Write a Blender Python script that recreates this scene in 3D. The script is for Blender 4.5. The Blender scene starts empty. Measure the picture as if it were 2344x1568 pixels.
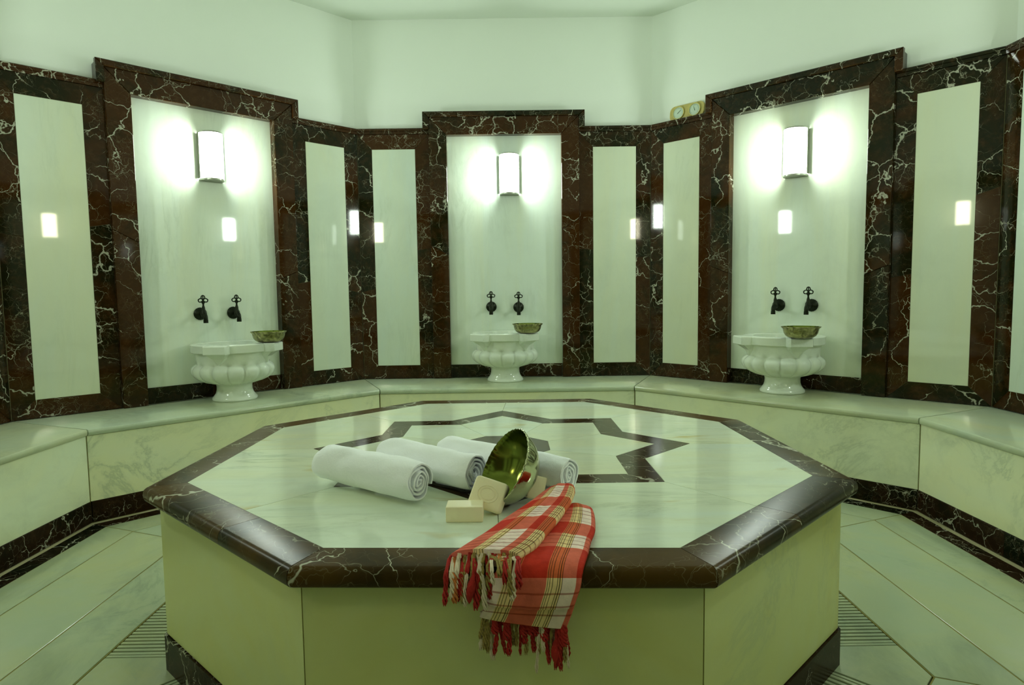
import bpy, math, random
from mathutils import Vector, Matrix, noise as mnoise
C = bpy.context.scene.collection
S = bpy.context.scene
PI = math.pi
T225 = math.tan(PI/8)

# ------------------------------------------------------------------ camera, light level
def make_camera():
    cd = bpy.data.cameras.new('camera'); co = bpy.data.objects.new('camera', cd); C.objects.link(co)
    yaw, pit, rol = -0.003994, -0.077937, -0.013908
    cy, sy, cp, sp, cr, sr = math.cos(yaw), math.sin(yaw), math.cos(pit), math.sin(pit), math.cos(rol), math.sin(rol)
    f = Vector((-sy*cp, cy*cp, sp)); r = Vector((cy, sy, 0)); u = r.cross(f)
    r2 = cr*r+sr*u; u2 = -sr*r+cr*u
    m = Matrix((r2, u2, -f)).transposed().to_4x4(); m.translation = (0.03545, -2.19841, 0.53470)
    co.matrix_world = m
    cd.sensor_width = 36; cd.lens = 1472.423/2344*36; cd.clip_start = 0.01
    S.camera = co
make_camera()
S.view_settings.view_transform = 'Standard'; S.view_settings.look = 'None'
S.view_settings.gamma = 1; S.view_settings.use_curve_mapping = False
S.view_settings.exposure = 1.11
w = bpy.data.worlds.new('world'); S.world = w; w.use_nodes = True
w.node_tree.nodes['Background'].inputs[0].default_value = (0.6, 0.7, 0.6, 1)
w.node_tree.nodes['Background'].inputs[1].default_value = 0.05
S.cycles.max_bounces = 14; S.cycles.diffuse_bounces = 8; S.cycles.glossy_bounces = 5
S.cycles.caustics_reflective = False; S.cycles.caustics_refractive = False
S.cycles.sample_clamp_indirect = 6
LAMP_RGB = (0.87, 1.0, 0.88); LAMP_POWER = 40.5

# levels (platform top is z = 0)
HB, ZF, HT, HC = -0.0889, -0.5447, 1.715, 2.496

# ------------------------------------------------------------------ mesh builder
class MB:
    def __init__(s): s.v = []; s.f = []; s.o = []; s.uv = {}; s.m = []; s.cur = (0, 0, 0); s.mi = 0
    def new(s, rnd):   # a fresh stone block: its own place in the marble
        s.cur = (rnd.uniform(0, 60), rnd.uniform(0, 60), rnd.uniform(0, 60))
    def add(s, vs, fs):
        n = len(s.v); s.v += [tuple(v) for v in vs]
        for f in fs: s.f.append([n+i for i in f]); s.o.append(s.cur); s.m.append(s.mi)
        return n
    def prism(s, poly, a, b, mp, bev=0.0, back=False):
        # poly CCW (2D), from depth a (hidden side) to b (seen side); mp maps (x, y, depth) to 3D
        n = len(poly); rings = [(poly, a)]
        if bev > 0: rings += [(poly, b-bev), (inset(poly, bev), b)]
        else: rings += [(poly, b)]
        vs = [mp(p[0], p[1], d) for q, d in rings for p in q]; fs = []
        for k in range(len(rings)-1):
            for i in range(n):
                j = (i+1) % n; fs.append([k*n+i, k*n+j, (k+1)*n+j, (k+1)*n+i])
        fs.append([(len(rings)-1)*n+i for i in range(n)])
        if back: fs.append([n-1-i for i in range(n)])
        s.add(vs, fs)
    def box(s, x0, x1, y0, y1, z0, z1, bev=0.0):
        s.prism([(x0, y0), (x1, y0), (x1, y1), (x0, y1)], z0, z1, lambda x, y, d: (x, y, d), bev, True)
    def lathe(s, prof, n=48, c=(0, 0, 0), rf=None, cap0=False, cap1=False, axis=None):
        vs = []
        for (r, z) in prof:
            for i in range(n):
                a = 2*PI*i/n; rr = rf(r, z, a) if rf else r
                p = (rr*math.cos(a), rr*math.sin(a), z)
                vs.append(axis(p) if axis else (p[0]+c[0], p[1]+c[1], p[2]+c[2]))
        fs = []
        for k in range(len(prof)-1):
            for i in range(n):
                j = (i+1) % n; fs.append([k*n+i, k*n+j, (k+1)*n+j, (k+1)*n+i])
        if cap0: fs.append([n-1-i for i in range(n)])
        if cap1: fs.append([(len(prof)-1)*n+i for i in range(n)])
        s.add(vs, fs)
    def tube(s, pts, rad, n=8, cap=True):
        pts = [Vector(p) for p in pts]; m = len(pts)
        if not hasattr(rad, '__len__'): rad = [rad]*m
        vs = []; up = Vector((0, 0, 1)); prev = None
        for i, p in enumerate(pts):
            t = (pts[min(i+1, m-1)]-pts[max(i-1, 0)]).normalized()
            if prev is None:
                a = t.cross(up)
                if a.length < 1e-3: a = t.cross(Vector((1, 0, 0)))
            else: a = prev - t*prev.dot(t)
            a.normalize(); prev = a; b = t.cross(a)
            for k in range(n):
                q = 2*PI*k/n; vs.append(p+(a*math.cos(q)+b*math.sin(q))*rad[i])
        fs = []
        for k in range(m-1):
            for i in range(n):
                j = (i+1) % n; fs.append([k*n+i, k*n+j, (k+1)*n+j, (k+1)*n+i])
        if cap: fs.append([n-1-i for i in range(n)]); fs.append([(m-1)*n+i for i in range(n)])
        s.add(vs, fs)
    def build(s, name, mats, parent=None, smooth=False, mat4=None):
        me = bpy.data.meshes.new(name); me.from_pydata(s.v, [], s.f)
        if not isinstance(mats, (list, tuple)): mats = [mats]
        for m in mats: me.materials.append(m)
        at = me.attributes.new('toff', 'FLOAT_VECTOR', 'FACE')
        fl = []
        for o in s.o: fl += o
        at.data.foreach_set('vector', fl)
        me.polygons.foreach_set('material_index', s.m)
        if s.uv:
            ul = me.uv_layers.new(name='UVMap')
            for l in me.loops: ul.data[l.index].uv = s.uv.get(l.vertex_index, (0, 0))
        me.update()
        import bmesh
        bm = bmesh.new(); bm.from_mesh(me); bmesh.ops.recalc_face_normals(bm, faces=bm.faces[:]) if smooth != 'keep' else None
        bm.to_mesh(me); bm.free()
        if smooth:
            me.polygons.foreach_set('use_smooth', [True]*len(me.polygons))
            if smooth == 'auto':
                try: me.set_sharp_from_angle(angle=math.radians(38))
                except Exception: pass
        o = bpy.data.objects.new(name, me); C.objects.link(o)
        if mat4 is not None: o.matrix_world = mat4
        if parent is not None: o.parent = parent
        return o

def inset(poly, d):
    n = len(poly); out = []
    for i in range(n):
        p0, p1, p2 = poly[i-1], poly[i], poly[(i+1) % n]
        def off(a, b):
            dx, dy = b[0]-a[0], b[1]-a[1]; L = math.hypot(dx, dy) or 1e-9
            return (-dy/L*d, dx/L*d)
        o1, o2 = off(p0, p1), off(p1, p2)
        ax, ay = p0[0]+o1[0], p0[1]+o1[1]; bx, by = p1[0]+o1[0], p1[1]+o1[1]
        cx, cy = p1[0]+o2[0], p1[1]+o2[1]; dx, dy = p2[0]+o2[0], p2[1]+o2[1]
        r1 = (bx-ax, by-ay); r2 = (dx-cx, dy-cy); cr = r1[0]*r2[1]-r1[1]*r2[0]
        if abs(cr) < 1e-9: out.append((bx, by)); continue
        t = ((cx-ax)*r2[1]-(cy-ay)*r2[0])/cr; out.append((ax+r1[0]*t, ay+r1[1]*t))
    return out
def flat(x, y, d): return (x, y, d)
def lerp(a, b, t): return tuple(a[i]+(b[i]-a[i])*t for i in range(len(a)))
def ccw(p):
    a = sum(p[i-1][0]*p[i][1]-p[i][0]*p[i-1][1] for i in range(len(p)))
    return p if a > 0 else p[::-1]
def tag(o, label, cat, group=None, kind=None):
    o['label'] = label
    if cat: o['category'] = cat
    if group: o['group'] = group
    if kind: o['kind'] = kind
    return o
def struct(o, label=None):
    o['kind'] = 'structure'
    if label: o['label'] = label; o['category'] = o.name.split('_')[0].split('.')[0]
    return o
def empty(name, loc=(0, 0, 0), mat4=None):
    o = bpy.data.objects.new(name, None); o.empty_display_size = 0.05; C.objects.link(o)
    if mat4 is not None: o.matrix_world = mat4
    else: o.location = loc
    return o
def copy_tree(o, parent=None, mat4=None):
    c = o.copy(); C.objects.link(c)
    if parent is not None: c.parent = parent
    if mat4 is not None: c.matrix_world = mat4
    for ch in list(o.children): copy_tree(ch, c)
    return c

# ------------------------------------------------------------------ materials
def newmat(name):
    m = bpy.data.materials.new(name); m.use_nodes = True; nt = m.node_tree
    return m, nt, nt.nodes['Principled BSDF']
def N(nt, t, **k):
    n = nt.nodes.new(t)
    for a, b in k.items():
        if a in ('op', 'operation'): n.operation = b
        else: setattr(n, a, b)
    return n
def ramp(nt, src, stops, interp='LINEAR'):
    r = nt.nodes.new('ShaderNodeValToRGB'); cr = r.color_ramp; cr.interpolation = interp
    while len(cr.elements) < len(stops): cr.elements.new(0.5)
    for e, (p, c) in zip(cr.elements, stops):
        e.position = p; e.color = (c[0], c[1], c[2], 1) if hasattr(c, '__len__') else (c, c, c, 1)
    nt.links.new(src, r.inputs[0]); return r.outputs[0]
def mixc(nt, fac, a, b, mode='MIX'):
    m = nt.nodes.new('ShaderNodeMix'); m.data_type = 'RGBA'; m.blend_type = mode
    for i, v in ((0, fac), (6, a), (7, b)):
        if isinstance(v, bpy.types.NodeSocket): nt.links.new(v, m.inputs[i])
        elif i == 0: m.inputs[0].default_value = v
        else: m.inputs[i].default_value = (v[0], v[1], v[2], 1)
    return m.outputs[2]
def math_(nt, op, a, b=None):
    m = nt.nodes.new('ShaderNodeMath'); m.operation = op
    for i, v in ((0, a), (1, b)):
        if v is None: continue
        if isinstance(v, bpy.types.NodeSocket): nt.links.new(v, m.inputs[i])
        else: m.inputs[i].default_value = v
    return m.outputs[0]
def stonecoord(nt):
    tc = nt.nodes.new('ShaderNodeTexCoord'); at = nt.nodes.new('ShaderNodeAttribute'); at.attribute_name = 'toff'
    ad = nt.nodes.new('ShaderNodeVectorMath'); ad.operation = 'ADD'
    nt.links.new(tc.outputs['Object'], ad.inputs[0]); nt.links.new(at.outputs['Vector'], ad.inputs[1])
    return ad.outputs[0], at.outputs['Vector']
def noise(nt, co, scale, detail=4, rough=0.55, dist=0.0, sc3=None):
    if sc3:
        mp = nt.nodes.new('ShaderNodeMapping'); mp.inputs['Scale'].default_value = sc3
        nt.links.new(co, mp.inputs['Vector']); co = mp.outputs[0]
    n = nt.nodes.new('ShaderNodeTexNoise'); n.inputs['Scale'].default_value = scale
    n.inputs['Detail'].default_value = detail; n.inputs['Roughness'].default_value = rough
    n.inputs['Distortion'].default_value = dist
    nt.links.new(co, n.inputs['Vector']); return n
def whitenoise(nt, vec):
    n = nt.nodes.new('ShaderNodeTexWhiteNoise'); nt.links.new(vec, n.inputs['Vector']); return n.outputs[0]

def light_marble(name, col=(0.70, 0.76, 0.53), warm=(0.70, 0.71, 0.40), cool=(0.66, 0.75, 0.62), rough=0.09, vein=1.0, streak=None, rust=0.0, spec=0.5):
    m, nt, b = newmat(name); co, tv = stonecoord(nt)
    n1 = noise(nt, co, 1.6, 5, 0.6, 0.8, streak)
    c = mixc(nt, ramp(nt, n1.outputs[0], [(0.32, 0), (0.62, 1)]), warm, cool)
    c = mixc(nt, 0.5, c, col)
    wn = whitenoise(nt, tv)
    c = mixc(nt, 1.0, c, ramp(nt, wn, [(0, (0.93, 0.92, 0.86)), (0.5, (1.0, 1.0, 0.98)), (1, (0.96, 1.0, 1.05))]), 'MULTIPLY')
    # thin grey cloudy veins
    n2 = noise(nt, co, 2.4, 9, 0.66, 0.7, streak)
    v = math_(nt, 'ABSOLUTE', math_(nt, 'SUBTRACT', n2.outputs[0], 0.5))
    vm = ramp(nt, v, [(0.0, 1), (0.018, 0.35), (0.05, 0)])
    n3 = noise(nt, co, 1.3, 3, 0.5)
    msk = ramp(nt, n3.outputs[0], [(0.48, 0), (0.66, 1)])
    f = math_(nt, 'MULTIPLY', math_(nt, 'MULTIPLY', vm, msk), 0.42*vein)
    c = mixc(nt, f, c, (0.33, 0.40, 0.28))
    n5 = noise(nt, co, 7.0, 6, 0.65, 0.5, streak)
    c = mixc(nt, math_(nt, 'MULTIPLY', ramp(nt, n5.outputs[0], [(0.5, 0), (0.75, 1)]), 0.22*vein), c, (0.45, 0.50, 0.38))
    n6 = noise(nt, co, 2.8, 7, 0.68, 0.5, (1.0, 0.55, 1.0))
    c = mixc(nt, math_(nt, 'MULTIPLY', ramp(nt, n6.outputs[0], [(0.50, 0), (0.66, 1)]), 0.20*vein), c, tuple(x*0.62 for x in cool))
    if rust > 0:
        n4 = noise(nt, co, 2.3, 4, 0.55, 0.3, (1.0, 2.4, 1.0))
        c = mixc(nt, math_(nt, 'MULTIPLY', ramp(nt, n4.outputs[0], [(0.63, 0), (0.74, 1)]), rust), c, (0.55, 0.42, 0.10))
    nt.links.new(c, b.inputs['Base Color']); b.inputs['Roughness'].default_value = rough
    b.inputs['Specular IOR Level'].default_value = spec
    return m
def dark_marble(name, rough=0.09, veins=1.0, brown=(0.038, 0.014, 0.0025), black=(0.009, 0.009, 0.002), sc=1.0, spec=0.24):
    m, nt, b = newmat(name); co, tv = stonecoord(nt)
    wn = whitenoise(nt, tv)
    nb = noise(nt, co, 3.0*sc, 5, 0.6, 0.6)
    k = math_(nt, 'ADD', nb.outputs[0], math_(nt, 'MULTIPLY', math_(nt, 'SUBTRACT', wn, 0.45), 0.28))
    c = mixc(nt, ramp(nt, k, [(0.44, 0), (0.64, 1)]), brown, black)
    nf = noise(nt, co, 30*sc, 3, 0.6)
    c = mixc(nt, ramp(nt, nf.outputs[0], [(0.5, 0), (0.8, 0.35)]), c, (0.09, 0.045, 0.02))
    # warped crack network
    wp = noise(nt, co, 6.0*sc, 4, 0.6)
    sub = nt.nodes.new('ShaderNodeVectorMath'); sub.operation = 'SUBTRACT'
    nt.links.new(wp.outputs['Color'], sub.inputs[0]); sub.inputs[1].default_value = (0.5, 0.5, 0.5)
    scl = nt.nodes.new('ShaderNodeVectorMath'); scl.operation = 'SCALE'; nt.links.new(sub.outputs[0], scl.inputs[0]); scl.inputs['Scale'].default_value = 0.20/sc
    ad = nt.nodes.new('ShaderNodeVectorMath'); nt.links.new(co, ad.inputs[0]); nt.links.new(scl.outputs[0], ad.inputs[1])
    def crack(scale, wid, mscale, lo, hi, seedoff):
        vo = nt.nodes.new('ShaderNodeTexVoronoi'); vo.feature = 'DISTANCE_TO_EDGE'; vo.inputs['Scale'].default_value = scale
        a2 = nt.nodes.new('ShaderNodeVectorMath'); nt.links.new(ad.outputs[0], a2.inputs[0]); a2.inputs[1].default_value = (seedoff, seedoff*2, 0)
        nt.links.new(a2.outputs[0], vo.inputs['Vector'])
        mk = noise(nt, a2.outputs[0], mscale, 2, 0.5)
        wv = math_(nt, 'MULTIPLY', ramp(nt, mk.outputs[0], [(lo, 0), (hi, 1)]), wid)
        return ramp(nt, math_(nt, 'DIVIDE', vo.outputs['Distance'], math_(nt, 'ADD', wv, 0.0004)), [(0.35, 1), (1.0, 0)])
    v1 = crack(4.8*sc, 0.022, 3.2*sc, 0.44, 0.64, 3.1)
    v2 = crack(11.0*sc, 0.024, 4.0*sc, 0.46, 0.68, 7.7)
    v3 = crack(24.0*sc, 0.035, 4.0*sc, 0.48, 0.70, 13.3)
    c = mixc(nt, math_(nt, 'MULTIPLY', v3, 0.30*veins), c, (0.22, 0.20, 0.12))
    c = mixc(nt, math_(nt, 'MULTIPLY', v2, 0.55*veins), c, (0.34, 0.33, 0.24))
    c = mixc(nt, math_(nt, 'MULTIPLY', v1, 0.80*veins), c, (0.46, 0.46, 0.36))
    nt.links.new(c, b.inputs['Base Color']); b.inputs['Roughness'].default_value = rough; b.inputs['Specular IOR Level'].default_value = spec
    return m
def simple(name, col, rough=0.5, metal=0.0, bumpscale=None, bump=0.1, vary=0.0, vscale=8):
    m, nt, b = newmat(name)
    b.inputs['Roughness'].default_value = rough; b.inputs['Metallic'].default_value = metal
    tc = nt.nodes.new('ShaderNodeTexCoord'); co = tc.outputs['Object']
    n = noise(nt, co, vscale, 4, 0.6)
    lo = tuple(x*(1-vary) for x in col); hi = tuple(min(1, x*(1+vary)) for x in col)
    nt.links.new(mixc(nt, n.outputs[0], lo, hi), b.inputs['Base Color'])
    if bumpscale:
        n2 = noise(nt, co, bumpscale, 4, 0.6); bp = nt.nodes.new('ShaderNodeBump'); bp.inputs['Strength'].default_value = bump
        bp.inputs['Distance'].default_value = 0.004
        nt.links.new(n2.outputs[0], bp.inputs['Height']); nt.links.new(bp.outputs[0], b.inputs['Normal'])
    return m

M = {}
M['plaster'] = simple('plaster', (0.83, 0.88, 0.82), 0.75, 0, 60, 0.05, 0.025, 1.5)
M['ceiling'] = simple('ceiling_paint', (0.74, 0.80, 0.72), 0.8, 0, 60, 0.05, 0.02, 1.5)
M['panel'] = light_marble('panel_marble', col=(0.65, 0.70, 0.55), warm=(0.67, 0.68, 0.47), cool=(0.61, 0.69, 0.62), rough=0.035, vein=0.5, streak=(1.6, 1, 0.35))
M['niche'] = light_marble('niche_marble', col=(0.76, 0.82, 0.69), warm=(0.77, 0.79, 0.58), cool=(0.72, 0.81, 0.77), rough=0.04, vein=0.6, streak=(2.2, 1, 0.3))
M['riser'] = light_marble('bench_riser_marble', col=(0.84, 0.85, 0.60), warm=(0.85, 0.83, 0.52), cool=(0.76, 0.83, 0.68), rough=0.2, vein=1.15)  # bench marble lightened for the upright faces, extra light put into the colour
M['bench'] = light_marble('bench_marble_dimmed', col=(0.55, 0.58, 0.39), warm=(0.57, 0.57, 0.33), cool=(0.47, 0.56, 0.45), rough=0.16, vein=1.7)  # same marble darkened for the bench slab, weaker light painted into its colour
M['floor'] = light_marble('floor_marble', col=(0.46, 0.50, 0.32), warm=(0.49, 0.50, 0.26), cool=(0.36, 0.46, 0.37), rough=0.2, vein=2.2, streak=(1, 1.0, 1))
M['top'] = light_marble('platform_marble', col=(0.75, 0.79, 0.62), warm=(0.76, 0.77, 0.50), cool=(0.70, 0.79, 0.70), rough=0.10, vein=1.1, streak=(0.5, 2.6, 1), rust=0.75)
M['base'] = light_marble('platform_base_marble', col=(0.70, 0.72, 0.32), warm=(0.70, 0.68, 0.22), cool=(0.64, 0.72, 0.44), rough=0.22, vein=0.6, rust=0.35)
M['basin'] = light_marble('basin_marble', col=(0.74, 0.79, 0.71), warm=(0.74, 0.77, 0.60), cool=(0.71, 0.78, 0.77), rough=0.16, vein=1.3, spec=0.5)
M['dark'] = dark_marble('dark_cherry_marble', sc=1.0, rough=0.05)
M['border'] = dark_marble('platform_border_marble', brown=(0.072, 0.038, 0.006), black=(0.018, 0.013, 0.003), sc=0.85, rough=0.30, spec=0.12, veins=1.25)
M['star'] = dark_marble('star_marble', brown=(0.055, 0.028, 0.010), black=(0.028, 0.018, 0.007), sc=1.1, rough=0.14, spec=0.35)
M['skirt'] = dark_marble('skirting_marble', brown=(0.022, 0.010, 0.004), black=(0.006, 0.008, 0.003), rough=0.25, sc=1.3, spec=0.07)
M['grout'] = simple('pale_grout', (0.42, 0.38, 0.22), 0.8, 0, None, 0, 0.1)
M['grout2'] = simple('olive_grout', (0.24, 0.21, 0.045), 0.8, 0, None, 0, 0.2)
M['slot'] = simple('drain_slot', (0.018, 0.018, 0.003), 0.8)
M['iron'] = simple('blackened_bronze', (0.010, 0.014, 0.005), 0.38, 0.7, 120, 0.2, 0.3, 40)
M['chrome'] = simple('lamp_metal', (0.35, 0.37, 0.30), 0.3, 0.8)
M['white'] = None

def lamp_mat(name='glowing_lamp_glass', rgb=LAMP_RGB, power=LAMP_POWER):
    m, nt, b = newmat(name)
    nt.nodes.remove(b); e = nt.nodes.new('ShaderNodeEmission')
    e.inputs[0].default_value = (*rgb, 1); e.inputs[1].default_value = power
    nt.links.new(e.outputs[0], nt.nodes['Material Output'].inputs[0]); return m
M['lamp'] = lamp_mat()
M['dimlamp'] = lamp_mat('dim_lamp_glass', (1.0, 0.95, 0.66), LAMP_POWER*0.38)
def silver(name, col, rough, eng=True):
    m, nt, b = newmat(name); b.inputs['Metallic'].default_value = 1.0; b.inputs['Roughness'].default_value = rough
    tc = nt.nodes.new('ShaderNodeTexCoord'); co = tc.outputs['Object']
    n = noise(nt, co, 26, 5, 0.6, 1.5)
    dk = tuple(x*0.35 for x in col)
    nt.links.new(mixc(nt, ramp(nt, n.outputs[0], [(0.38, 0), (0.6, 1)]), dk, col) if eng else mixc(nt, n.outputs[0], tuple(x*0.85 for x in col), col), b.inputs['Base Color'])
    if eng:
        vo = nt.nodes.new('ShaderNodeTexVoronoi'); vo.inputs['Scale'].default_value = 70; nt.links.new(co, vo.inputs['Vector'])
        bp = nt.nodes.new('ShaderNodeBump'); bp.inputs['Strength'].default_value = 0.6; bp.inputs['Distance'].default_value = 0.002
        nt.links.new(vo.outputs['Distance'], bp.inputs['Height']); nt.links.new(bp.outputs[0], b.inputs['Normal'])
    return m
M['silver'] = silver('engraved_tinned_metal', (0.50, 0.47, 0.24), 0.28)
M['polished'] = silver('polished_tinned_copper', (0.60, 0.60, 0.38), 0.12, False)
M['inner'] = silver('brassy_bowl_inside', (0.17, 0.20, 0.035), 0.18, False)

# ------------------------------------------------------------------ room geometry
def octv(R):   # corners, starting front left and turning clockwise seen from above
    return [(-T225*R, -R), (-R, -T225*R), (-R, T225*R), (-T225*R, R), (T225*R, R), (R, T225*R), (R, -T225*R), (T225*R, -R)]
WALL = octv(2.5286); WALL[2] = (-2.51959, 1.06752); WALL[3] = (-1.03977, 2.52545); WALL[4] = (1.07110, 2.52027); WALL[5] = (2.52221, 1.07632)
BEN = octv(1.9831); BEN[2] = (-1.97808, 0.83214); BEN[3] = (-0.81719, 1.98336); BEN[4] = (0.84957, 1.97473); BEN[5] = (1.98213, 0.82040)
PLAT = [(-0.4089, -0.9728), (-1.0064, -0.4164), (-0.9913, 0.4287), (-0.4106, 1.0044), (0.4422, 0.9940), (0.9822, 0.4143), (1.0029, -0.4450), (0.4300, -1.0051)]
SIDES = ['front_left', 'left', 'back_left', 'back', 'back_right', 'right', 'front_right', 'front']

def wall_matrix(k):
    a = Vector((*WALL[k], 0)); b = Vector((*WALL[(k+1) % 8], 0)); t = (b-a).normalized(); n = Vector((t.y, -t.x, 0))
    m = Matrix((t, n, Vector((0, 0, 1)))).transposed().to_4x4(); m.translation = a
    return m, (b-a).length
def ch_floor_ceiling():
    b = MB(); out = octv(2.78); b.prism(ccw(out), ZF-0.12, ZF-0.022, flat, 0, True)
    fl = struct(b.build('floor', M['grout2']), 'veined pale marble floor laid in eight-sided rings round the platform')
    rnd = random.Random(5)
    mb = MB()
    for (a0, a1) in ((0.93, 1.2), (1.2, 1.425), (1.425, 1.722), (1.722, 1.888)):
        P, Q = octv(a0), octv(a1)
        for k in range(8):
            mb.new(rnd)
            if a0 < 1:    # corner tiles left between the ribbed drains
                r = PI/8+PI/4*k; c, s_ = math.cos(r), math.sin(r)
                R2 = 1.2/math.cos(PI/8); R1 = 0.93/math.cos(PI/8)
                h = (R2-R1)*0
                e1 = r-PI/8; e2 = r+PI/8
                def onside(e, ap, lat):  # point at apothem ap on the side whose normal is e
                    return (ap*math.cos(e)-lat*math.sin(e), ap*math.sin(e)+lat*math.cos(e))
                poly = [onside(e1, 0.90, 0.335), onside(e1, 1.198, 0.335), (R2*c*0.9985, R2*s_*0.9985), onside(e2, 1.198, -0.335), onside(e2, 0.90, -0.335)]
                mb.prism(inset(ccw(poly), 0.0030), ZF-0.022, ZF, flat, 0.001)
            else:
                poly = ccw([P[k], P[(k+1) % 8], Q[(k+1) % 8], Q[k]])
                mb.prism(inset(poly, 0.0030), ZF-0.022, ZF, flat, 0.001)
    mb.build('floor_tiles', M['floor'], fl)
    mb = MB()
    for (a0, a1) in ((1.199, 1.96), ):
        P, Q = octv(a0), octv(a1)
        for k in range(8): mb.prism(ccw([P[k], P[(k+1) % 8], Q[(k+1) % 8], Q[k]]), ZF-0.0215, ZF-0.0022, flat)
    o = mb.build('floor_grout', M['grout2'], fl)
    mb = MB(); P, Q = octv(1.967), octv(1.995)
    for k in range(8): mb.prism(ccw([P[k], P[(k+1) % 8], Q[(k+1) % 8], Q[k]]), ZF-0.0215, ZF-0.0008, flat)
    o = mb.build('floor_edge_grout', M['grout'], fl)
    mb = MB(); P, Q = octv(1.888), octv(1.966)
    for k in range(8):
        n = 3
        for i in range(n):
            mb.new(rnd)
            p = [lerp(P[k], P[(k+1) % 8], i/n), lerp(P[k], P[(k+1) % 8], (i+1)/n), lerp(Q[k], Q[(k+1) % 8], (i+1)/n), lerp(Q[k], Q[(k+1) % 8], i/n)]
            mb.prism(inset(ccw(p), 0.001), ZF-0.022, ZF, flat, 0.001)
    o = mb.build('floor_border', M['skirt'], fl); o['label'] = 'dark marble border strip'
    b = MB(); b.prism(ccw(octv(2.78)), HC, HC+0.1, flat, 0, True)
    struct(b.build('ceiling', M['ceiling']), 'plain pale green white painted ceiling')
ch_floor_ceiling()

def sz(x, y, d): return (x, d, y)     # wall-local: piece outline in (s, z), depth outwards from the wall
def frame_pieces(mb, rnd, x0, x1, z0, z1, i0, i1, j0, j1, ya, yb, bev, splits=True, bottom=True, gap=0.0011):
    """mitred stone frame: outer rect x0..x1,z0..z1; hole i0..i1,j0..j1"""
    def side(p0, p1, q1, q0, vertical):
        parts = [(0, 1)]
        if splits and vertical:
            t = rnd.uniform(0.35, 0.65); parts = [(0, t), (t, 1)]
        for a, b in parts:
            mb.new(rnd); L = [lerp(p0, p1, a), lerp(p0, p1, b), lerp(q0, q1, b), lerp(q0, q1, a)]
            mb.prism(inset(ccw(L), gap/2), ya, yb, sz, bev)
    side((x0, z0), (x0, z1), (i0, j1), (i0, j0 if bottom else z0), True)
    side((x0, z1), (x1, z1), (i1, j1), (i0, j1), False)
    side((x1, z1), (x1, z0), (i1, j0 if bottom else z0), (i1, j1), True)
    if bottom: side((x1, z0), (x0, z0), (i0, j0), (i1, j0), False)

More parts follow.
